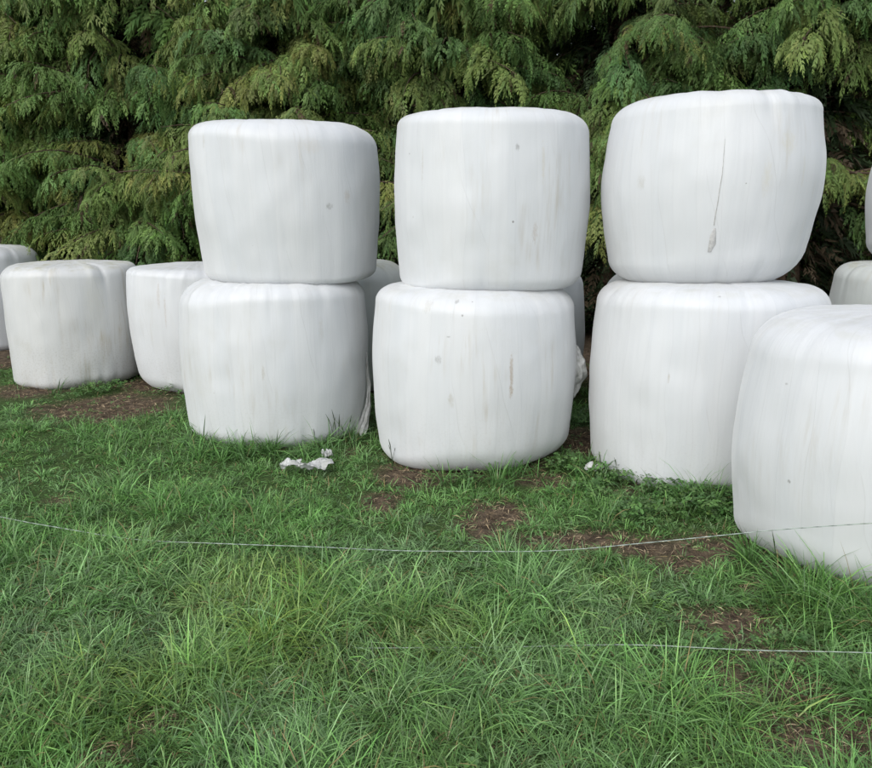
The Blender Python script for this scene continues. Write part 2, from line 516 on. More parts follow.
def bale_shape(q, seed):
    r_ = np.random.default_rng(seed)
    th = np.pi / 2 + np.arange(NT + 1) / NT * 2 * np.pi           # seam at the back
    R, H = q['r'] - q['b'], q['h']
    per = lambda amp, ks: sum(amp / k * np.cos(k * th + r_.random() * 6.28) for k in ks)
    rt = q['rt'] * (1 + per(q.get('irr', .2), (1, 2, 3, 5))) + q.get('drt', 0) * np.cos(th - math.radians(q.get('drt_a', 0)))
    rb = q['rb'] * (1 + per(q.get('irr_b', .32), (1, 2, 3, 4, 6))) + q.get('drb', 0) * np.cos(th - math.radians(q.get('drb_a', 0)))
    rt, rb = np.clip(rt, .05, .45), np.clip(rb, .06, .45)
    rows = []
    for s in (0.03, 0.6):
        rows.append(((R - rb) * s, 0 * th))
    for t in np.linspace(0, np.pi / 2, 10):
        rows.append((R - rb + rb * np.sin(t), rb * .8 * (1 - np.cos(t))))
    for s in np.linspace(0, 1, 30)[1:-1]:
        rows.append((R + q['b'] * np.sin(np.pi * s) + 0 * th, rb * .8 + s * (H - rb * .8 - rt * .8)))
    for t in np.linspace(0, np.pi / 2, 12):
        rows.append((R - rt + rt * np.cos(t), H - rt * .8 + rt * .8 * np.sin(t)))
    for s in (.85, .65, .45, .25, .02):
        rows.append(((R - rt) * s, H + 0.025 * (1 - s * s) + 0 * th))
    r = np.array([a for a, b in rows])
    z = np.array([b for a, b in rows])
    zr = z / H
    # plump, uneven body
    lob = sum(0.010 / (k ** .5) * np.cos(k * th + r_.random() * 6.28 + zr * r_.normal(0, .8)) for k in (2, 3, 4, 5, 7))
    r = r * (1 + lob + q['tp'] * (zr - 0.5))
    # folds of film: strong on the shoulders, faint on the side
    wt = np.exp(-((zr - 0.93) / 0.10) ** 2) + 0.8 * np.exp(-((zr - 0.05) / 0.10) ** 2) + 0.06
    fold = np.zeros_like(r)
    for _ in range(46):
        a0, wd, am = r_.random() * 6.28 + np.pi / 2, r_.uniform(.026, .06), r_.uniform(-.017, .012)
        drift = r_.normal(0, .12)
        d = (th[None] + drift * (zr - .9) - a0 + np.pi) % (2 * np.pi) - np.pi
        side = r_.random()
        loc = np.where(zr > .5, 1.0 if side < .75 else .1, 1.0 if side > .35 else .1)
        fold += am * np.exp(-(d / wd) ** 2) * loc
    for (deg, wd, am) in q.get('folds', ()):                      # single folds seen in place
        d = (th[None] - math.radians(deg) + .10 * (zr - .9) + np.pi) % (2 * np.pi) - np.pi
        fold += am / q.get('pleat', .38) * np.exp(-(d / wd) ** 2)
    for _ in range(8):                                            # heavy sagging folds round the foot
        a0, wd, am = r_.random() * 6.28, r_.uniform(.06, .14), r_.uniform(-.045, .02) * q.get('sag', 1)
        d = (th[None] - a0 + np.pi) % (2 * np.pi) - np.pi
        fold += am * np.exp(-(d / wd) ** 2) * np.exp(-(zr / .13) ** 2) / np.maximum(wt, .2)
    edge = np.clip(r / (R * .55), 0, 1)
    pleat = q.get('pleat', .38)
    r = r + fold * wt * edge * pleat
    P = np.stack([r * np.cos(th), r * np.sin(th), z], -1)
    nz = (fbm(P[..., 0] * 4 + seed * 3, P[..., 1] * 4, P[..., 2] * 4, o=2) - .5) * .022
    nz += (fbm(P[..., 0] * 13 + seed * 3, P[..., 1] * 13, P[..., 2] * 5, o=2) - .5) * .006
    rad = P / (np.linalg.norm(P - [0, 0, H / 2], axis=-1)[..., None] + 1e-6)
    P[..., :2] += (rad * nz[..., None])[..., :2] * edge[..., None]
    P[..., 2] += nz * .7 * np.clip((zr - .9) * 10, 0, 1) + fold * np.clip((zr - .85) * 6, 0, 1) * .8 * edge * pleat
    P[..., 0] += q.get('lx', 0) * (zr - .5)
    # tilt (whole bale leans a little)
    P[..., 2] += P[..., 0] * math.tan(math.radians(q.get('tilt', 0)))
    # wrap coordinates in metres: round the bale, and along the film from foot to top centre
    pl = np.concatenate([np.zeros((1, NT + 1)), np.cumsum(np.hypot(np.diff(r, axis=0), np.diff(z, axis=0)), 0)])
    U = (th - np.pi / 2)[None] * q['r'] + 0 * r
    P[:, -1] = P[:, 0]
    return P, np.stack([U, pl], -1)


def make_bale(key, label, seed, stains=(), **mat):
    q = BALES[key]
    P, UV = bale_shape(q, seed)
    wp = P + np.array([q['x'], q['y'], q['z']])
    BALE_GRID[key] = (wp, UV)
    pu, pv = to_px(wp)
    st = []
    front = (wp[..., 1] < q['y'] + .1)
    for (su, sv, hw, hh, cc, sg) in stains:
        d = np.where(front, np.hypot(pu - su, pv - sv), 1e9)
        k = np.unravel_index(np.argmin(d), d.shape)
        st.append((UV[k][0], UV[k][1], hw, hh, cc, sg))
    nr = P.shape[0]
    i = (np.arange(nr - 1)[:, None] * (NT + 1) + np.arange(NT)[None]).ravel()
    quads = np.stack([i, i + 1, i + NT + 2, i + NT + 1], -1)
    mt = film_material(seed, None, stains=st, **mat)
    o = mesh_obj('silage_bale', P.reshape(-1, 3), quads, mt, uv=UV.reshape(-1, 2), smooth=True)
    o.location = (q['x'], q['y'], q['z'])
    tag(o, label, 'silage bale', 'white wrapped silage bales')
    return o


BALES['A_up'].update(pleat=.22, lx=-.02, drb=.03, drb_a=0, drt=.04, drt_a=0)
BALES['B_up'].update(pleat=.22, lx=0, drb=.05, drb_a=0)
BALES['C_up'].update(folds=[(-79, .05, -.016), (-66, .05, .008), (-105, .07, -.007)], pleat=.22, drb=.05, drb_a=0, drt=-.03, drt_a=0, tilt=0, irr=.05, irr_b=.08)
BALES['F'].update(sag=1.3, pleat=.8)
BALES['E'].update(folds=[(-48, .06, .010), (-38, .05, -.012)], sag=1.4, pleat=.55)
BALES['A_lo'].update(folds=[(-141, .035, .008), (-128, .05, -.007), (-60, .05, .006)], pleat=.42)
BR, BK, GR = (0.30, 0.21, 0.12), (0.13, 0.12, 0.11), (0.36, 0.34, 0.28)
b = {}
b['A_lo'] = make_bale('A_lo', 'white wrapped bale at the bottom of the left stack, trailing a torn plastic tail', 1, grime=.8, splash=.12, top_dirt=.15,
                      stains=[(262, 372, .012, .05, GR, .5), (320, 330, .02, .09, GR, .25)])
b['A_up'] = make_bale('A_up', 'white wrapped bale on top of the left stack, with faint stains and a tapered foot', 2, grime=1.0, top_dirt=.2,
                      stains=[(312, 145, .07, .05, (0.55, 0.50, 0.44), .3), (328, 207, .03, .02, BK, .5), (348, 195, .03, .05, BR, .25), (203, 140, .015, .05, GR, .35)])
b['B_lo'] = make_bale('B_lo', 'white bale at the bottom of the middle stack, with brown streak and torn patch', 3, grime=1.0, splash=.12, top_dirt=.22,
                      stains=[(512, 372, .012, .13, BR, .55), (511, 392, .014, .05, BR, .6), (438, 362, .025, .03, BK, .45), (452, 400, .02, .05, GR, .5),
                              (428, 305, .04, .05, GR, .35), (456, 303, .015, .02, BK, .5), (463, 314, .008, .008, BK, .8), (449, 338, .012, .006, BK, .6)])
b['B_up'] = make_bale('B_up', 'white wrapped bale on top of the middle stack, squarish with speckled film', 4, grime=.95, top_dirt=.2,
                      stains=[(423, 163, .007, .12, GR, .45), (516, 146, .012, .02, BK, .6), (542, 165, .012, .12, (0.50, 0.45, 0.33), .35), (535, 230, .02, .07, BR, .35),
                              (410, 154, .008, .006, BK, .6), (513, 222, .007, .007, BK, .8)])
b['C_lo'] = make_bale('C_lo', 'white wrapped bale at the bottom of the right stack, foot hidden by dark clover', 5, grime=.6, splash=.1, top_dirt=.25,
                      stains=[(720, 297, .012, .008, BK, .7), (740, 285, .01, .006, BK, .7), (776, 282, .02, .008, BK, .6), (669, 376, .008, .03, GR, .6)])
b['C_up'] = make_bale('C_up', 'large barrel-shaped white bale on top of the right stack with a dark film seam', 6, grime=.75, top_dirt=.2,
                      stains=[(790, 145, .05, .07, (0.50, 0.46, 0.33), .35), (768, 180, .03, .10, (0.50, 0.46, 0.34), .3), (803, 170, .012, .10, (0.5, 0.47, 0.36), .3),
                              (640, 182, .03, .04, GR, .35)])
b['D'] = make_bale('D', 'nearest white wrapped bale, cut by the right edge behind the fence rope', 7, grime=.6, top_dirt=.25,
                   stains=[(790, 479, .012, .010, BK, .85), (785, 381, .008, .006, BK, .6), (825, 316, .02, .006, BR, .5)])
b['E'] = make_bale('E', 'white wrapped bale with folded, soil-splashed foot standing alone near the left edge', 8, grime=1.6, top_dirt=.8, splash=.4, tone=(0.55, 0.56, 0.555),
                   stains=[(95, 300, .10, .30, (0.52, 0.51, 0.42), .28), (60, 330, .02, .2, GR, .2)])
b['F'] = make_bale('F', 'white wrapped bale narrowing to its foot, half hidden by the left stack', 9, grime=1.0, top_dirt=.35, splash=.25,
                   stains=[(158, 295, .02, .12, BR, .3), (165, 310, .01, .15, BR, .3)])
b['G'] = make_bale('G', 'farthest white bale, cut by the left edge with branches hanging over it', 10, grime=1.0, top_dirt=.6)
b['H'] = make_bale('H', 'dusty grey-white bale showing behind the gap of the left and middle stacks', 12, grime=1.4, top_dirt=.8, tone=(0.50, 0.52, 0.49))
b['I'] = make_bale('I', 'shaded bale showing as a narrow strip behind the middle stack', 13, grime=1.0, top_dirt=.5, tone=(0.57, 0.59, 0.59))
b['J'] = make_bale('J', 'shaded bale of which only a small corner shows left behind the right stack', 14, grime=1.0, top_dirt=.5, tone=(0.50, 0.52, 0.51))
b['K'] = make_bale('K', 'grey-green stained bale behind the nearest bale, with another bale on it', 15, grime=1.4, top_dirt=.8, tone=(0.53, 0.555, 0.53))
b['L'] = make_bale('L', 'sliver of a white bale stacked high at the right edge', 16, grime=.5, top_dirt=.3)

# ---- torn film: parts of their bales and loose scraps
def crumple(nu, nv, fn, amp, seed, thick=0.0015):
    """a crumpled sheet: fn(s, t) -> points; closed thin slab"""
    s, t = np.meshgrid(np.linspace(0, 1, nu), np.linspace(0, 1, nv), indexing='ij')
    P = fn(s, t)
    P = P + amp * np.stack([fbm(s * 7 + seed + 11 * k, t * 7 + k, seed * 1.3, o=3) - .5 for k in range(3)], -1) * 2
    du, dv = np.gradient(P, axis=0), np.gradient(P, axis=1)
    nrm = np.cross(du, dv)
    nrm /= np.linalg.norm(nrm, axis=-1)[..., None] + 1e-9
    a = (P + nrm * thick).reshape(-1, 3)
    c = (P - nrm * thick).reshape(-1, 3)
    i = (np.arange(nu - 1)[:, None] * nv + np.arange(nv - 1)[None]).ravel()
    q = np.stack([i, i + 1, i + nv + 1, i + nv], -1)
    N = nu * nv
    rim = np.concatenate([np.arange(nv), np.arange(1, nu) * nv + nv - 1, (nu - 1) * nv + np.arange(nv - 2, -1, -1), np.arange(nu - 2, 0, -1) * nv])
    r2 = np.roll(rim, -1)
    return np.concatenate([a, c]), np.concatenate([q, q[:, ::-1] + N, np.stack([rim, rim + N, r2 + N, r2], -1)])


def part_on(bale, name, V, Q, mat, label=None):
    o = mesh_obj(name, np.asarray(V) - np.array(bale.location), Q, mat, bale, smooth=True)
    if label:
        o['label'] = label
    return o


# twisted tail hanging from the right side of the left stack's lower bale
tail_px = [(366, 352, 5.86), (369, 385, 5.84), (368, 405, 5.80), (364, 422, 5.74), (359, 441, 5.66)]
tail = np.array([at_dist(*t) for t in tail_px])
tail[-1, 2] = max(tail[-1, 2], .02)
ts = np.linspace(0, 1, len(tail_px))


def tail_fn(s, t):
    c = np.stack([np.interp(s, ts, tail[:, k]) for k in range(3)], -1)
    w = 0.012 + 0.085 * s ** 1.3
    off = np.stack([(t - .5) * w, .012 * np.sin(12 * t + 3 * s) * (.3 + s), .01 * np.sin(17 * t) * s], -1)
    return c + off


V, Q = crumple(50, 34, tail_fn, .008, 2, .0007)
part_on(b['A_lo'], 'torn_film_tail', V, Q, M_SCRAP, 'twisted white plastic tail hanging to the grass')

M_FLAP = plain_material('ragged_film', (0.62, 0.63, 0.63), (0.44, 0.45, 0.43), 35, 0.45, 0.4, 0.4)
# ragged flap on the right side of the middle stack's lower bale
fl = np.array([at_dist(*t) for t in [(572, 343, 5.34), (577, 358, 5.28), (579, 375, 5.28), (574, 398, 5.32)]])


def flap_fn(s, t):
    c = np.stack([np.interp(s, np.linspace(0, 1, 4), fl[:, k]) for k in range(3)], -1)
    w = .11 * np.sin(np.pi * np.clip(s, .04, .97)) ** .6
    return c + np.stack([(t - .45) * w * 1.05, (t - .5) * w * .6 + .02 * np.sin(9 * s), .012 * np.sin(14 * t + 6 * s)], -1)


V, Q = crumple(34, 22, flap_fn, .024, 5)
part_on(b['B_lo'], 'torn_film_flap', V, Q, M_FLAP, 'ragged crumpled patch of torn film on its right side')

# overlapping film edge with a worn grey end on the big upper bale
M_SEAM = plain_material('dirty_film_edge', (0.33, 0.33, 0.32), (0.50, 0.50, 0.49), 45, 0.55, 0.35, 0.2)


M_WORN = plain_material('scuffed_film_end', (0.36, 0.36, 0.36), (0.50, 0.50, 0.49), 60, 0.55, 0.35, 0.2)


def seam(bale, key, pts, w, mat, name, label, lift=.003):
    wp, UV = BALE_GRID[key]
    pu, pv = to_px(wp)
    fr = wp[..., 1] < BALES[key]['y']
    ctr = np.array([BALES[key]['x'], BALES[key]['y'], 0])
    out_ = []
    for (u, v) in pts:
        d = np.where(fr, (pu - u) ** 2 + (pv - v) ** 2, 1e9).ravel()
        k = np.argsort(d)[:4]
        wgt = 1 / (d[k] + .3)
        out_.append((wp.reshape(-1, 3)[k] * wgt[:, None]).sum(0) / wgt.sum())
    c = np.array(out_)
    rad = c - ctr
    rad[:, 2] = 0
    rad /= np.linalg.norm(rad, axis=1)[:, None]
    tan = np.stack([-rad[:, 1], rad[:, 0], 0 * rad[:, 0]], -1)
    w = np.asarray(w)[:, None]
    prof = [(-1, -.004), (-.8, lift * .6), (.5, lift), (1, -.004)]
    V = np.stack([c + tan * w * a + rad * h for a, h in prof], 1).reshape(-1, 3)
    i = (np.arange(len(c) - 1)[:, None] * 4 + np.arange(3)[None]).ravel()
    return part_on(bale, name, V, np.stack([i, i + 1, i + 5, i + 4], -1), mat, label)


sp_ = [(725, 138), (725, 146), (724, 160), (722, 174), (720, 188), (718, 202), (716, 214), (714, 226)]
seam(b['C_up'], 'C_up', sp_, [.0006, .0014, .002, .0024, .0028, .0032, .0036, .004], M_SEAM, 'film_seam', 'dark line of an overlapping film edge')
seam(b['C_up'], 'C_up', [(714.5, 228), (713, 236), (711.5, 244), (709, 252)], [.006, .020, .024, .012], M_WORN, 'worn_film_end', 'grey scuffed end of the film edge', .004)


def scrap(u, v, sx, sy, rot, seed, label, name='plastic_scrap'):
    c = ground_at(u, v, .06)
    cr, sr = math.cos(rot), math.sin(rot)

    def fn(s, t):
        x, y = (s - .5) * sx, (t - .5) * sy
        z = .014 * np.sin(7 * s + 3 * t + seed) + .012 * np.cos(11 * t - 4 * s)
        return np.stack([x * cr - y * sr, x * sr + y * cr, z], -1)
    V, Q = crumple(36, 18, fn, .016, seed, .001)
    o = mesh_obj(name, V, Q, M_SCRAP, smooth=True)
    o.location = c
    tag(o, label, 'plastic scrap', 'torn film scraps on the grass')


scrap(291, 463, .13, .10, .2, 3, 'small white crumpled plastic scrap left of the longer one before the left stack')
scrap(315, 464, .22, .09, .45, 7, 'longer twisted white plastic scrap in the grass before the left stack')
scrap(595, 466, .10, .10, .9, 9, 'frayed white film scrap in the grass at the foot of the right stack')
scrap(327, 453, .07, .04, .1, 14, 'tiny white film shred just behind the longer scrap')

# ------------------------------------------------------------------ hedge of drooping conifers
def frond_template(npair, width, sub=True, seed=0):
    """flat pinnate spray along +x (length 1): kites; returns verts (a, b, c) and quads"""
    r_ = np.random.default_rng(seed)
    V, Q = [], []

    def kite(p0, d, ln, wd, c0=0.0):
        nrm = np.array([-d[1], d[0]])
        k = len(V)
        q0, q1, end = p0 + d * ln * .06 + nrm * wd, p0 + d * ln * .30 - nrm * wd, p0 + d * ln
        V.extend([(*q0, c0), (*q1, c0 - .01), (*end, c0 - .05)])
        Q.append((k, k + 1, k + 2))
    kite(np.array([0, 0.]), np.array([1, 0.]), 1.0, .018)
    for j in range(npair):
        t = .06 + .88 * (j + r_.random() * .5) / npair
        env = (.25 + .75 * math.sin(math.pi * min(1, t * 1.05 + .18)) ** .8) * (1 - t * .35)
        for sgn in (-1, 1):
            ang = math.radians(r_.uniform(24, 42)) * sgn
            d = np.array([math.cos(ang), math.sin(ang)])
            ln = width * env * r_.uniform(.75, 1.2)
            kite(np.array([t, 0.]), d, ln, .024 + .026 * env, r_.normal(0, .06))
            if sub:
                pm = np.array([t, 0]) + d * ln * .4
                a2 = ang * .25 + r_.normal(0, .15)
                kite(pm, np.array([math.cos(a2), math.sin(a2)]), ln * .55, .026, -.02)
    return np.array(V), np.array(Q)


T_FINE = [frond_template(7, .27, False, s) for s in range(6)]
T_MID = [frond_template(6, .30, False, s + 10) for s in range(3)]
T_COARSE = [frond_template(6, .34, False, s + 20) for s in range(3)]


def expand(acc, tmpl, p, d, nrm, L, droop, colr, fat=1.0):
    """place frond copies; p, d, nrm (n,3), L, droop (n,), colr (n,3)"""
    if not len(p):
        return
    TV, TQ = tmpl
    d = d / np.linalg.norm(d, axis=1)[:, None]
    nrm = nrm - (nrm * d).sum(1)[:, None] * d
    nrm = nrm / (np.linalg.norm(nrm, axis=1)[:, None] + 1e-9)
    s = np.cross(nrm, d)
    a, bb, c = TV[:, 0], TV[:, 1] * fat, TV[:, 2]
    P = (p[:, None] + L[:, None, None] * (a[None, :, None] * d[:, None] + bb[None, :, None] * s[:, None] + c[None, :, None] * nrm[:, None]))
    P[..., 2] -= (L * droop)[:, None] * (a ** 2 + .9 * bb ** 2)[None]
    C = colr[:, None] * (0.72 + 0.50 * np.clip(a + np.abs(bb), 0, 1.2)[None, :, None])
    n, k = P.shape[:2]
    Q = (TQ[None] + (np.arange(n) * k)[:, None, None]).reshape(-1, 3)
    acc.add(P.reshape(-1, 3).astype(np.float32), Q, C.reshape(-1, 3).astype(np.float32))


PAL = np.array([[.084, .150, .040], [.100, .166, .048], [.070, .138, .048], [.140, .172, .046], [.168, .180, .052], [.115, .166, .044]])
PALW = np.array([.24, .24, .16, .13, .09, .14])


def conifer(x0, y0, height, label, seed, tone=1.0, skirt=1.15):
    r_ = np.random.default_rng(seed)
    root = empty('conifer_tree', (x0, y0, 0))
    tag(root, label, 'tree', 'conifers of the tall hedge')
    wood, acc = Acc(), Acc()
    zz = np.linspace(-.1, height, 12)
    tp = np.stack([.05 * np.sin(zz * 1.3 + seed), .05 * np.cos(zz * 1.1 + seed), zz], -1)
    V, Q = tube(tp, .17 * (1 - zz / (height * 1.03)) ** .8 + .012, 9)
    wood.add(V, Q)
    store = {k: [] for k in ('fine', 'mid', 'coarse')}
    tiers = np.arange(skirt, 5.5, .40)
    nbt = 14
    nb = len(tiers) * nbt
    tier_len = r_.uniform(.82, 1.18, len(tiers))
    for kb in range(nb + 84):
        front = kb < nb
        if front:
            ti = kb // nbt
            z0 = tiers[ti] + r_.normal(0, .17)
            az = -math.pi / 2 + 1.45 * (2 * ((kb % nbt) + r_.random()) / nbt - 1)
        else:
            z0 = r_.uniform(.15, height * .97)
            az = r_.uniform(0, 2 * math.pi) if z0 > 4.4 else math.pi / 2 + r_.uniform(-1.5, 1.5)
            ti = 0
        lump = float(fbm((x0 + math.cos(az)) * .75 + 31, z0 * 1.1 + 7, seed * .1, o=2)) if front else .5
        if front and lump < .385:
            continue
        fall = (1 - z0 / (height * 1.06)) ** .45
        Lb = r_.uniform(1.2, 2.25) * fall * (tier_len[ti] * (.55 + .9 * lump) if front else 1.0)
        pit0 = r_.uniform(-.1, .6)
        curl = r_.uniform(.65, 1.15) if front else .9
        ns = 9
        s = np.linspace(0, 1, ns)
        pit = pit0 - curl * s ** 1.5
        azs = az + r_.normal(0, .6) * s
        st = Lb / (ns - 1)
        dirs = np.stack([np.cos(azs) * np.cos(pit), np.sin(azs) * np.cos(pit), np.sin(pit)], -1)
        c = np.array([tp[0, 0], tp[0, 1], z0 - .15]) + np.concatenate([np.zeros((1, 3)), np.cumsum(dirs[:-1] * st, 0)])
        V, Q = tube(c, .012 * Lb * (1 - s * .92) + .0015, 5)
        wood.add(V, Q)
        fsz = r_.uniform(.75, 1.5)
        bc = (.65 * PAL[r_.choice(len(PAL), p=PALW)] + .35 * PAL[r_.choice(len(PAL), p=PALW)]) * tone * 1.18 * r_.uniform(.72, 1.28)
        if not front:
            kind, nl = 'coarse', 13
        elif z0 > 4.45:
            kind, nl = 'mid', 11
        else:
            kind, nl = 'fine', 20
        # laterals along the branch
        for q in range(nl):
            sl = .24 + .76 * (q + r_.random() * .7) / nl
            p0 = np.array([np.interp(sl, s, c[:, k]) for k in range(3)])
            t0 = np.array([np.interp(sl, s, dirs[:, k]) for k in range(3)])
            sgn = 1 if q % 2 else -1
            if q == nl - 1:
                sgn = 0
            aza = math.atan2(t0[1], t0[0]) + sgn * r_.uniform(.6, 1.1)
            ll = (0.20 + .30 * (1 - sl) ** .7) * r_.uniform(.75, 1.2) * (Lb / 1.5) ** .5
            if sgn == 0:
                ll = .28
            lp0 = r_.uniform(-.35, .15) + .4 * math.asin(np.clip(t0[2], -1, 1))
            nf = max(3, int(round(ll / (.040 if kind == 'fine' else .12))))
            sf = (np.arange(nf) + r_.random(nf) * .5) / nf
            pitl = lp0 - 1.0 * sf ** 1.3
            dl = np.stack([np.cos(aza) * np.cos(pitl), np.sin(aza) * np.cos(pitl), np.sin(pitl)], -1)
            pl = p0 + np.cumsum(dl, 0) * (ll / nf)
            horiz = np.array([-math.sin(aza), math.cos(aza), 0])
            alt = np.where(np.arange(nf) % 2, 1.0, -1.0)[:, None] * r_.uniform(.35, 1.1, (nf, 1))
            alt[-1] *= .2
            outw = np.array([math.cos(az), math.sin(az), 0])
            fd = dl * .8 + horiz * alt + np.array([0, 0, 1.]) * -(.15 + .65 * sf)[:, None] + r_.normal(0, .14, (nf, 3))
            nm = np.array([0, 0, .75]) + outw * .8 + r_.normal(0, .28, (nf, 3))
            fl_ = r_.uniform(.09, .20, nf) * (1.1 - .25 * sf) * (fsz if kind == 'fine' else 1)
            if kind == 'coarse':
                fl_ = fl_ * 2.5
            elif kind == 'mid':
                fl_ = fl_ * 1.8
            dead = (r_.random(nf) < (.02 + .25 * max(0, .42 - sl)))[:, None]
            cl = bc * r_.uniform(.78, 1.25, (nf, 1)) * np.array([1, 1, 1]) * (1 + r_.normal(0, .05, (nf, 3)))
            cl = np.where(dead, np.array([.085, .062, .034]) * r_.uniform(.6, 1.3, (nf, 1)), cl)
            store[kind].append((pl, fd, nm, fl_, r_.uniform(.15, .55, nf), cl))
    # inner fill round the stem: brown twigs, and sprays coloured dark as crown shade
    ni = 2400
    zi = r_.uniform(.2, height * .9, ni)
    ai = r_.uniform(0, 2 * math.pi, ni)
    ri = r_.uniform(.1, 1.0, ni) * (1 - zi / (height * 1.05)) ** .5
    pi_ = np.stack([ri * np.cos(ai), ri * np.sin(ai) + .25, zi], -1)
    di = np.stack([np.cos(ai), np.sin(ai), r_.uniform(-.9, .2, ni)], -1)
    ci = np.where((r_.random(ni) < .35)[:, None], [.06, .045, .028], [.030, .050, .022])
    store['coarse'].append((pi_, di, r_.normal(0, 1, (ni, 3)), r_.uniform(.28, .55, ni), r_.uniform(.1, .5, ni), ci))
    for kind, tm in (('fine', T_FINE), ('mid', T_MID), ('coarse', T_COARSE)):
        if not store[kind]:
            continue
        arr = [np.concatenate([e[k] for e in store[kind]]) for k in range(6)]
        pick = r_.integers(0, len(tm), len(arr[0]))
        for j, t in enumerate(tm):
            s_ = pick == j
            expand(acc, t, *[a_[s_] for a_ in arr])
    wood.build('trunk', M_BARK, root, smooth=True)
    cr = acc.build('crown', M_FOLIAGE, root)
    cr['kind'] = 'stuff'
    return cr


TREES = [
    (-8.3, 11.6, 8.0, 'drooping conifer at the far left edge above the farthest bale', 101, 1.0, 1.3),
    (-6.1, 11.3, 7.6, 'conifer with long hanging yellow-green sprays above the left lone bale', 102, 1.2, 1.25),
    (-4.0, 11.0, 8.2, 'conifer behind the gap between the lone left bale and the left stack', 103, 1.14, 1.62),
    (-1.9, 10.7, 7.8, 'conifer directly behind the left stack of two bales', 104, 1.05, 1.9),
    (.2, 10.45, 8.1, 'conifer rising behind the middle stack', 105, 1.05, 2.0),
    (2.3, 10.2, 7.7, 'conifer rising behind the right stack with the seamed bale', 106, 1.02, 2.05),
    (4.4, 9.95, 8.0, 'conifer with open dark lower branches right of the right stack', 107, .95, 1.6),
    (6.6, 9.7, 8.0, 'conifer at the right edge behind the high stacked bale', 108, .95, 1.5),
]
made = [conifer(*t) for t in TREES[1:6]]


def conifer_copy(src, x0, y0, height, label, mirror, zs):
    root = empty('conifer_tree', (x0, y0, 0))
    root.scale = (mirror, 1, zs)
    tag(root, label, 'tree', 'conifers of the tall hedge')
    for ch in src.parent.children:
        c_ = ch.copy()
        c_.parent = root
        col.objects.link(c_)


for t, k_, mi, zs in ((TREES[0], 1, -1, 1.03), (TREES[6], 3, -1, 1.08), (TREES[7], 2, -1, 1.0)):
    conifer_copy(made[k_], *t[:4], mi, zs)
# the hedge is two trees deep: a rear row fills the gaps
REAR = [(-9.6, 14.2, 'rear-row conifer glimpsed at the far left edge of the hedge'), (-7.2, 13.9, 'rear-row conifer glimpsed above the farthest left bale'),
        (-5.0, 13.6, 'rear-row conifer glimpsed between the trees above the lone left bale'), (-2.8, 13.3, 'rear-row conifer glimpsed left of the left stack'),
        (-.8, 13.0, 'rear-row conifer glimpsed in the gap of the left and middle stacks'), (1.3, 12.75, 'rear-row conifer glimpsed in the gap of the middle and right stacks'),
        (3.4, 12.5, 'rear-row conifer glimpsed just right of the right stack'), (5.6, 12.3, 'rear-row conifer glimpsed above the grey-green bale at right'),
        (7.9, 12.0, 'rear-row conifer glimpsed at the far right edge of the hedge')]
for k_, (x_, y_, lb) in enumerate(REAR):
    conifer_copy(made[(k_ * 2 + 1) % 5], x_, y_, 8, lb, -1 if k_ % 2 else 1, 1.06)

# ------------------------------------------------------------------ grass, clover, litter
def in_bale(x, y, pad=0.0):
    k = np.zeros(len(x), bool)
    for q in BALES.values():
        if q['z'] < .5:
            k |= np.hypot(x - q['x'], y - q['y']) < q['r'] - q['rb'] * .55 + pad
    return k


def zone(x, y, pts):
    """soft patches from photograph points (u, v, radius in metres)"""
    m_ = np.zeros(len(x))
    for (u, v, rad) in pts:
        c = ground_at(u, v)
        m_ = np.maximum(m_, np.clip(1.4 - np.hypot(x - c[0], y - c[1]) / rad, 0, 1))
    return m_


TALL = [(606, 486, .10), (642, 493, .12), (705, 502, .12), (772, 564, .16), (802, 588, .18), (850, 604, .3), (880, 612, .3), (425, 478, .10), (455, 480, .12), (545, 466, .12), (205, 442, .12), (300, 448, .12), (640, 486, .1), (700, 496, .1), (60, 392, .1), (110, 390, .1), (30, 388, .1), (175, 396, .1), (825, 584, .16), (228, 450, .22), (262, 452, .2), (335, 450, .16), (350, 445, .14), (490, 480, .16), (522, 477, .16), (440, 484, .1), (768, 556, .14), (850, 586, .28),
        (800, 584, .16), (880, 600, .3), (590, 470, .12), (190, 438, .14)]
LUSH = [(440, 738, .30), (265, 640, .34), (300, 600, .3), (700, 730, .30), (640, 720, .22), (740, 720, .2), (830, 620, .26), (120, 560, .3),
        (420, 600, .25), (200, 690, .3), (560, 640, .3), (60, 700, .3)]
PALE = [(600, 615, .35), (660, 610, .3), (60, 620, .5), (300, 720, .35), (500, 690, .4), (380, 660, .3), (140, 640, .4), (420, 560, .4), (860, 655, .25)]
YELLOW = [(245, 600, .30), (285, 650, .25), (430, 640, .2), (120, 700, .2), (610, 590, .15)]
CLOVER = [(610, 480, .18), (640, 488, .2), (680, 497, .22), (720, 502, .2), (560, 470, .14), (465, 482, .10), (600, 496, .2), (700, 515, .2),
          (95, 393, .22), (70, 400, .14), (125, 388, .18), (165, 395, .14), (745, 640, .28), (790, 655, .28), (700, 640, .25), (850, 680, .3), (670, 680, .25), (580, 425, .12), (640, 520, .2)]

GC = np.array([[.124, .290, .068], [.160, .345, .090], [.262, .395, .205], [.300, .380, .070], [.082, .205, .056]])


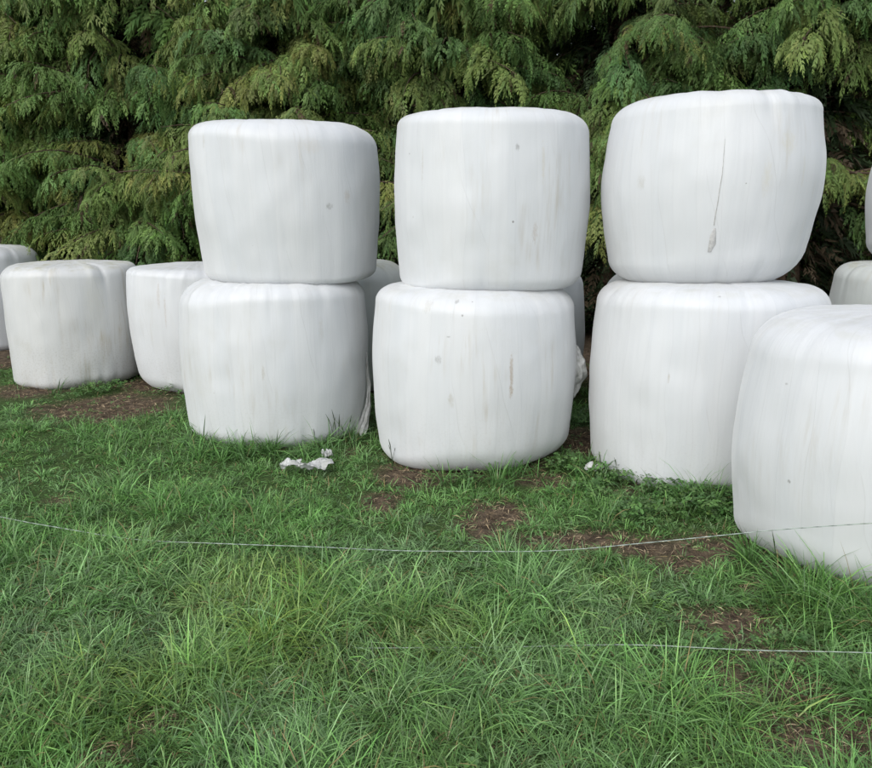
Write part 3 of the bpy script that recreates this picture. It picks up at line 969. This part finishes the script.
def grass_tufts(y0, y1, dens, nblade, wide, r_):
    ym = (y0 + y1) / 2
    area = (y1 - y0) * 2 * (.60 * ym + .9)
    n = int(area * dens)
    y = r_.uniform(y0, y1, n)
    x = r_.uniform(-1, 1, n) * (.60 * y + .9)
    sm = soil_mask(x, y)
    keep = (r_.random(n) > sm * 0.88) & ~in_bale(x, y)
    x, y, sm = x[keep], y[keep], sm[keep]
    n = len(x)
    tall, lush, pale, yel, clo = [zone(x, y, P_) for P_ in (TALL, LUSH, PALE, YELLOW, CLOVER)]
    keep = r_.random(n) > clo * np.where(y < 4.0, .1, .6)
    x, y, sm, tall, lush, pale, yel = [a_[keep] for a_ in (x, y, sm, tall, lush, pale, yel)]
    n = len(x)
    lumps = fbm(x * 2.1, y * 2.1, 2.0, o=3)
    lumps2 = fbm(x * 5.5 + 3, y * 5.5, 6.0, o=2)
    front = np.clip((4.9 - y) / 2.4, 0, 1)
    base_len = (.066 + .030 * front + .11 * np.clip((lumps - .45) * 3, 0, 1) * (.55 + .45 * front))
    base_len *= .35 + 1.3 * lumps2
    base_len = base_len * (1 - .55 * sm) + .155 * tall + .055 * lush
    # tint per tuft
    w = np.stack([.9 + 0 * x, .5 + .6 * lush + .4 * (lumps2 > .5), .15 + 1.6 * pale + .5 * np.clip((fbm(x * 1.3 + 8, y * 1.3, o=2) - .5) * 4, 0, 1),
                  .10 + 1.6 * yel + .25 * lush, .45 + 1.5 * tall], -1) * r_.random((n, 5)) ** 1.3
    w /= w.sum(1)[:, None]
    tint = (w @ GC) * r_.uniform(.66, 1.3, (n, 1)) * (.7 + .6 * lumps2)[:, None]
    flop = r_.random(n) * 2 * np.pi
    flopk = r_.uniform(0, .7, n) + pale * .5
    nb = np.maximum(4, (nblade * r_.uniform(.5, 1.4, n))).astype(int)
    ix = np.repeat(np.arange(n), nb)
    N = len(ix)
    rad = np.abs(r_.normal(0, 1, N)) * (.018 + .10 * base_len[ix])
    ang = r_.random(N) * 2 * np.pi
    bx, by = x[ix] + rad * np.cos(ang), y[ix] + rad * np.sin(ang)
    lx = np.cos(ang) * .8 + np.cos(flop[ix]) * flopk[ix] + r_.normal(0, .35, N)
    ly = np.sin(ang) * .8 + np.sin(flop[ix]) * flopk[ix] + r_.normal(0, .35, N)
    hd = np.arctan2(ly, lx)
    L = base_len[ix] * r_.uniform(.45, 1.35, N)
    a0 = np.clip(np.abs(r_.normal(.38, .3, N)) + rad * 5, 0, 1.3)
    bend = np.abs(r_.normal(1.15, .6, N)) * (1 - .45 * tall[ix]) + pale[ix] * .3
    wd = wide * r_.uniform(.6, 1.4, N) * (.75 + 1.2 * L)
    return bx, by, hd, L, a0, bend, wd, tint[ix] * r_.uniform(.62, 1.45, (N, 1)), r_


def blades(bx, by, hd, L, a0, bend, wd, tint, r_):
    N = len(bx)
    dead = r_.random(N) < .035
    tint = np.where(dead[:, None], np.array([.30, .235, .105]) * r_.uniform(.7, 1.2, (N, 1)), tint)
    tt = np.array([0, .38, .72, 1.0])
    P = np.zeros((N, 4, 3))
    P[:, 0] = np.stack([bx, by, ground_z(bx, by) - .006], -1)
    for k in range(1, 4):
        tm = (tt[k] + tt[k - 1]) / 2
        a_ = np.minimum(a0 + bend * tm * 1.5, 2.35)
        st = L * (tt[k] - tt[k - 1])
        P[:, k] = P[:, k - 1] + np.stack([np.sin(a_) * np.cos(hd), np.sin(a_) * np.sin(hd), np.cos(a_)], -1) * st[:, None]
    P[:, 1:, 2] = np.maximum(P[:, 1:, 2], P[:, :1, 2] + .008)
    tw = r_.normal(0, .5, N)
    sd = np.stack([-np.sin(hd + tw), np.cos(hd + tw), r_.normal(0, .25, N)], -1)
    ws = np.array([.75, 1.0, .72])
    V = np.zeros((N, 7, 3), np.float32)
    for k in range(3):
        V[:, 2 * k] = P[:, k] + sd * (wd * ws[k] / 2)[:, None]
        V[:, 2 * k + 1] = P[:, k] - sd * (wd * ws[k] / 2)[:, None]
    V[:, 6] = P[:, 3]
    sh = np.array([.7, .7, .9, .9, 1.08, 1.08, 1.2])  # foot darker than tip: occlusion put into the blade colour
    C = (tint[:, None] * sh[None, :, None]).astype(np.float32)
    o = (np.arange(N) * 7)[:, None]
    q = np.concatenate([o + np.array([[0, 1, 3, 2]]), o + np.array([[2, 3, 5, 4]])])
    t = o + np.array([[4, 5, 6]])
    return V.reshape(-1, 3), q, t, C.reshape(-1, 3)


rg = np.random.default_rng(77)
sets = [grass_tufts(1.45, 3.0, 440, 27, .0037, rg), grass_tufts(3.0, 4.4, 300, 25, .0045, rg),
        grass_tufts(4.4, 6.4, 215, 20, .0052, rg), grass_tufts(6.4, 9.2, 70, 16, .007, rg)]
allb = [np.concatenate([s_[k] for s_ in sets]) for k in range(8)]
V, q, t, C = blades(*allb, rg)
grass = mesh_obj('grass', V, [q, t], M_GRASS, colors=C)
tag(grass, 'rough green paddock grass in tufts before the bales', 'grass', kind='stuff')

# seeding stalks that lean against the bale feet
acc = Acc()
for (u, v, n_) in [(225, 442, 9), (250, 444, 8), (300, 446, 7), (338, 444, 9), (398, 470, 3), (484, 470, 6), (515, 468, 8), (768, 556, 6), (800, 580, 5), (845, 590, 9),
                   (872, 596, 8), (625, 480, 4), (660, 486, 4), (860, 586, 6)]:
    c = ground_at(u, v)
    for _ in range(n_):
        px, py = c[0] + rg.normal(0, .07), c[1] + rg.normal(0, .04)
        L, hd, bn = rg.uniform(.14, .30), rg.uniform(0, 6.28), rg.uniform(.1, .7)
        s_ = np.linspace(0, 1, 6)
        a_ = .08 + bn * s_ ** 1.5
        st = np.stack([np.sin(a_) * math.cos(hd), np.sin(a_) * math.sin(hd), np.cos(a_)], -1) * L / 5
        pth = np.array([px, py, 0]) + np.concatenate([np.zeros((1, 3)), np.cumsum(st[:-1], 0)])
        V, Q = tube(pth, [.0016, .0015, .0013, .0013, .0034, .0008], 4)
        acc.add(V, Q, np.array([.05, .085, .032]) * rg.uniform(.7, 1.3))
st_ = acc.build('grass_stalks', M_GRASS)
tag(st_, 'dark seeding grass stalks standing against the feet of the bales', 'grass', kind='stuff')

# clover and low broad-leaved weeds
n_ = 16000
yy = rg.uniform(1.8, 8.2, n_ * 6)
xx = rg.uniform(-1, 1, n_ * 6) * (.6 * yy + .6)
zn = zone(xx, yy, CLOVER) * (1 - soil_mask(xx, yy)) * np.where(yy < 4.0, .35, 1.0)
stray = .018 + .05 * np.clip((fbm(xx * 1.7, yy * 1.7, 9.0, o=2) - .55) * 5, 0, 1)
k = (rg.random(len(xx)) < np.clip(zn * 1.1, stray, 1)) & ~in_bale(xx, yy)
xx, yy, zn = xx[k], yy[k], zn[k]
n_ = len(xx)
hh = rg.uniform(.015, .05, n_) + zn * rg.uniform(.0, .07, n_)
sz = rg.uniform(.009, .017, n_) * (1 + .5 * zn)
hd = rg.uniform(0, 6.28, n_)
leaf = np.array([[0, 0, 0], [.55, .42, .10], [1.0, .30, .02], [1.05, 0, -.03], [1.0, -.30, .02], [.55, -.42, .10]])
Vs, Ts, Cs, off = [], [], [], 0
tl = rg.normal(0, .35, (n_, 2))
lc = np.array([.092, .180, .054]) * rg.uniform(.7, 1.5, (n_, 1)) * (1 + rg.normal(0, .07, (n_, 3)))
for j in range(3):
    a_ = hd + j * 2.09
    X = leaf[None, :, 0] * np.cos(a_)[:, None] - leaf[None, :, 1] * np.sin(a_)[:, None]
    Y = leaf[None, :, 0] * np.sin(a_)[:, None] + leaf[None, :, 1] * np.cos(a_)[:, None]
    Z = leaf[None, :, 2] + X * tl[:, :1] + Y * tl[:, 1:]
    P = np.stack([xx[:, None] + X * sz[:, None], yy[:, None] + Y * sz[:, None], (ground_z(xx, yy) + hh)[:, None] + Z * sz[:, None]], -1)
    Vs.append(P.reshape(-1, 3))
    o = off + np.arange(n_)[:, None] * 6
    Ts.append(np.concatenate([o + [[0, 1, 2, 3]], o + [[0, 3, 4, 5]]]))
    Cs.append(np.repeat(lc, 6, 0))
    off += n_ * 6
clover = mesh_obj('clover', np.concatenate(Vs), np.concatenate(Ts), M_WEED, colors=np.concatenate(Cs))
tag(clover, 'dark green clover and low weeds among the grass', 'clover', kind='stuff')

# dry straw, needles and bark flakes on the bare soil
n_ = 130000
yy = rg.uniform(1.8, 8.6, n_)
xx = rg.uniform(-1, 1, n_) * (.6 * yy + .6)
k = (rg.random(n_) < soil_mask(xx, yy) * .8 + .02) & ~in_bale(xx, yy, -.1)
xx, yy = xx[k], yy[k]
n_ = len(xx)
L = rg.uniform(.010, .055, n_) * (1 + 0.04 * yy)
wd = rg.uniform(.0014, .0038, n_) * (1 + 0.10 * yy)
hd = rg.uniform(0, 6.28, n_)
el = rg.normal(0, .22, n_)
d = np.stack([np.cos(hd) * np.cos(el), np.sin(hd) * np.cos(el), np.sin(el)], -1)
sd = np.stack([-np.sin(hd), np.cos(hd), rg.normal(0, .3, n_)], -1)
c = np.stack([xx, yy, ground_z(xx, yy) + rg.uniform(.004, .016, n_)], -1)
md = c + np.stack([0 * xx, 0 * xx, rg.uniform(0, .01, n_)], -1)
V = np.stack([c - d * L[:, None] / 2, md + sd * wd[:, None] / 2, c + d * L[:, None] / 2, md - sd * wd[:, None] / 2], 1)
LC = np.array([[.085, .060, .040], [.17, .12, .075], [.32, .245, .15], [.45, .36, .23]])
cc = LC[rg.choice(4, n_, p=[.30, .32, .23, .15])] * rg.uniform(.7, 1.25, (n_, 1))
litter = mesh_obj('dry_litter', V.reshape(-1, 3), (np.arange(n_) * 4)[:, None] + np.arange(4)[None], M_LITTER, colors=np.repeat(cc, 4, 0))
tag(litter, 'dry brown straw and bark flakes on the bare soil', 'litter', kind='stuff')

# ------------------------------------------------------------------ electric fence ropes
m, n, l, p, out = new_mat('fence_rope')
g = G(n, l)
a = g.attr('wrap_uv')
sx = n.new('ShaderNodeSeparateXYZ')
l.new(a.outputs['Vector'], sx.inputs[0])
tw = g.math('FRACT', g.math('ADD', g.math('MULTIPLY', sx.outputs[1], 16.0), g.math('MULTIPLY', sx.outputs[0], 0.3)))
dk = g.math('LESS_THAN', tw, 0.36)
c = g.mix(g.math('MULTIPLY', dk, .75), (0.34, 0.40, 0.36), (0.08, 0.11, 0.09))
c = g.mix(g.ramp(g.noise(g.xyz(sx.outputs[1], 0.3, 0), 3.0, 3), .45, .7, 0, .55), c, (0.34, 0.40, 0.30))
l.new(c, p.inputs['Base Color'])
p.inputs['Roughness'].default_value = .5
M_ROPE = m


def rope(pts, rad, label):
    """pts: (u, v, height above the lawn): a slack rope through these places, carried on past the frame"""
    c = np.array([ground_at(*t_) for t_ in pts])
    e0, e1 = c[0] + (c[0] - c[1]) * 3.0, c[-1] + (c[-1] - c[-2]) * 3.0
    e0[2], e1[2] = c[0][2] * .9, c[-1][2] + .12
    c = np.concatenate([[e0], c, [e1]])
    par = np.concatenate([[0], np.cumsum(np.linalg.norm(np.diff(c, axis=0), axis=1))])
    ss = np.linspace(0, par[-1], 700)
    pth = np.stack([np.interp(ss, par, c[:, k_]) for k_ in range(3)], -1)
    ker = np.ones(61) / 61
    pp = np.pad(pth, ((30, 30), (0, 0)), mode='edge')
    pth = np.stack([np.convolve(pp[:, k_], ker, 'valid') for k_ in range(3)], -1)
    pth[:, 2] += .0012 * np.sin(ss * 9)
    V, Q = tube(pth, rad, 8)
    uv = np.stack([np.tile(np.arange(8) / 8, len(pth)), np.repeat(ss, 8)], -1)
    o = mesh_obj('fence_rope', V, Q, M_ROPE, uv=uv, smooth=True)
    tag(o, label, 'fence rope', 'slack electric fence ropes')


rope([(-40, 508, .09), (0, 517, .075), (75, 531, .05), (140, 541, .045), (210, 543.5, .07), (290, 545.5, .075), (360, 549.5, .07), (440, 551.5, .09), (500, 552, .10), (560, 551, .11),
      (600, 548, .13), (660, 541.5, .18), (740, 533, .27), (810, 527.5, .37), (872, 523, .46), (910, 519, .52)], .0020,
     'slack white fence rope sagging across the grass in front of all the bales')
rope([(460, 648, .02), (540, 646, .03), (600, 645, .055), (640, 645, .085), (680, 646.5, .10), (760, 650.5, .11), (872, 653, .12), (910, 654, .13)], .0018,
     'lower fence rope lying in the grass at the bottom right')
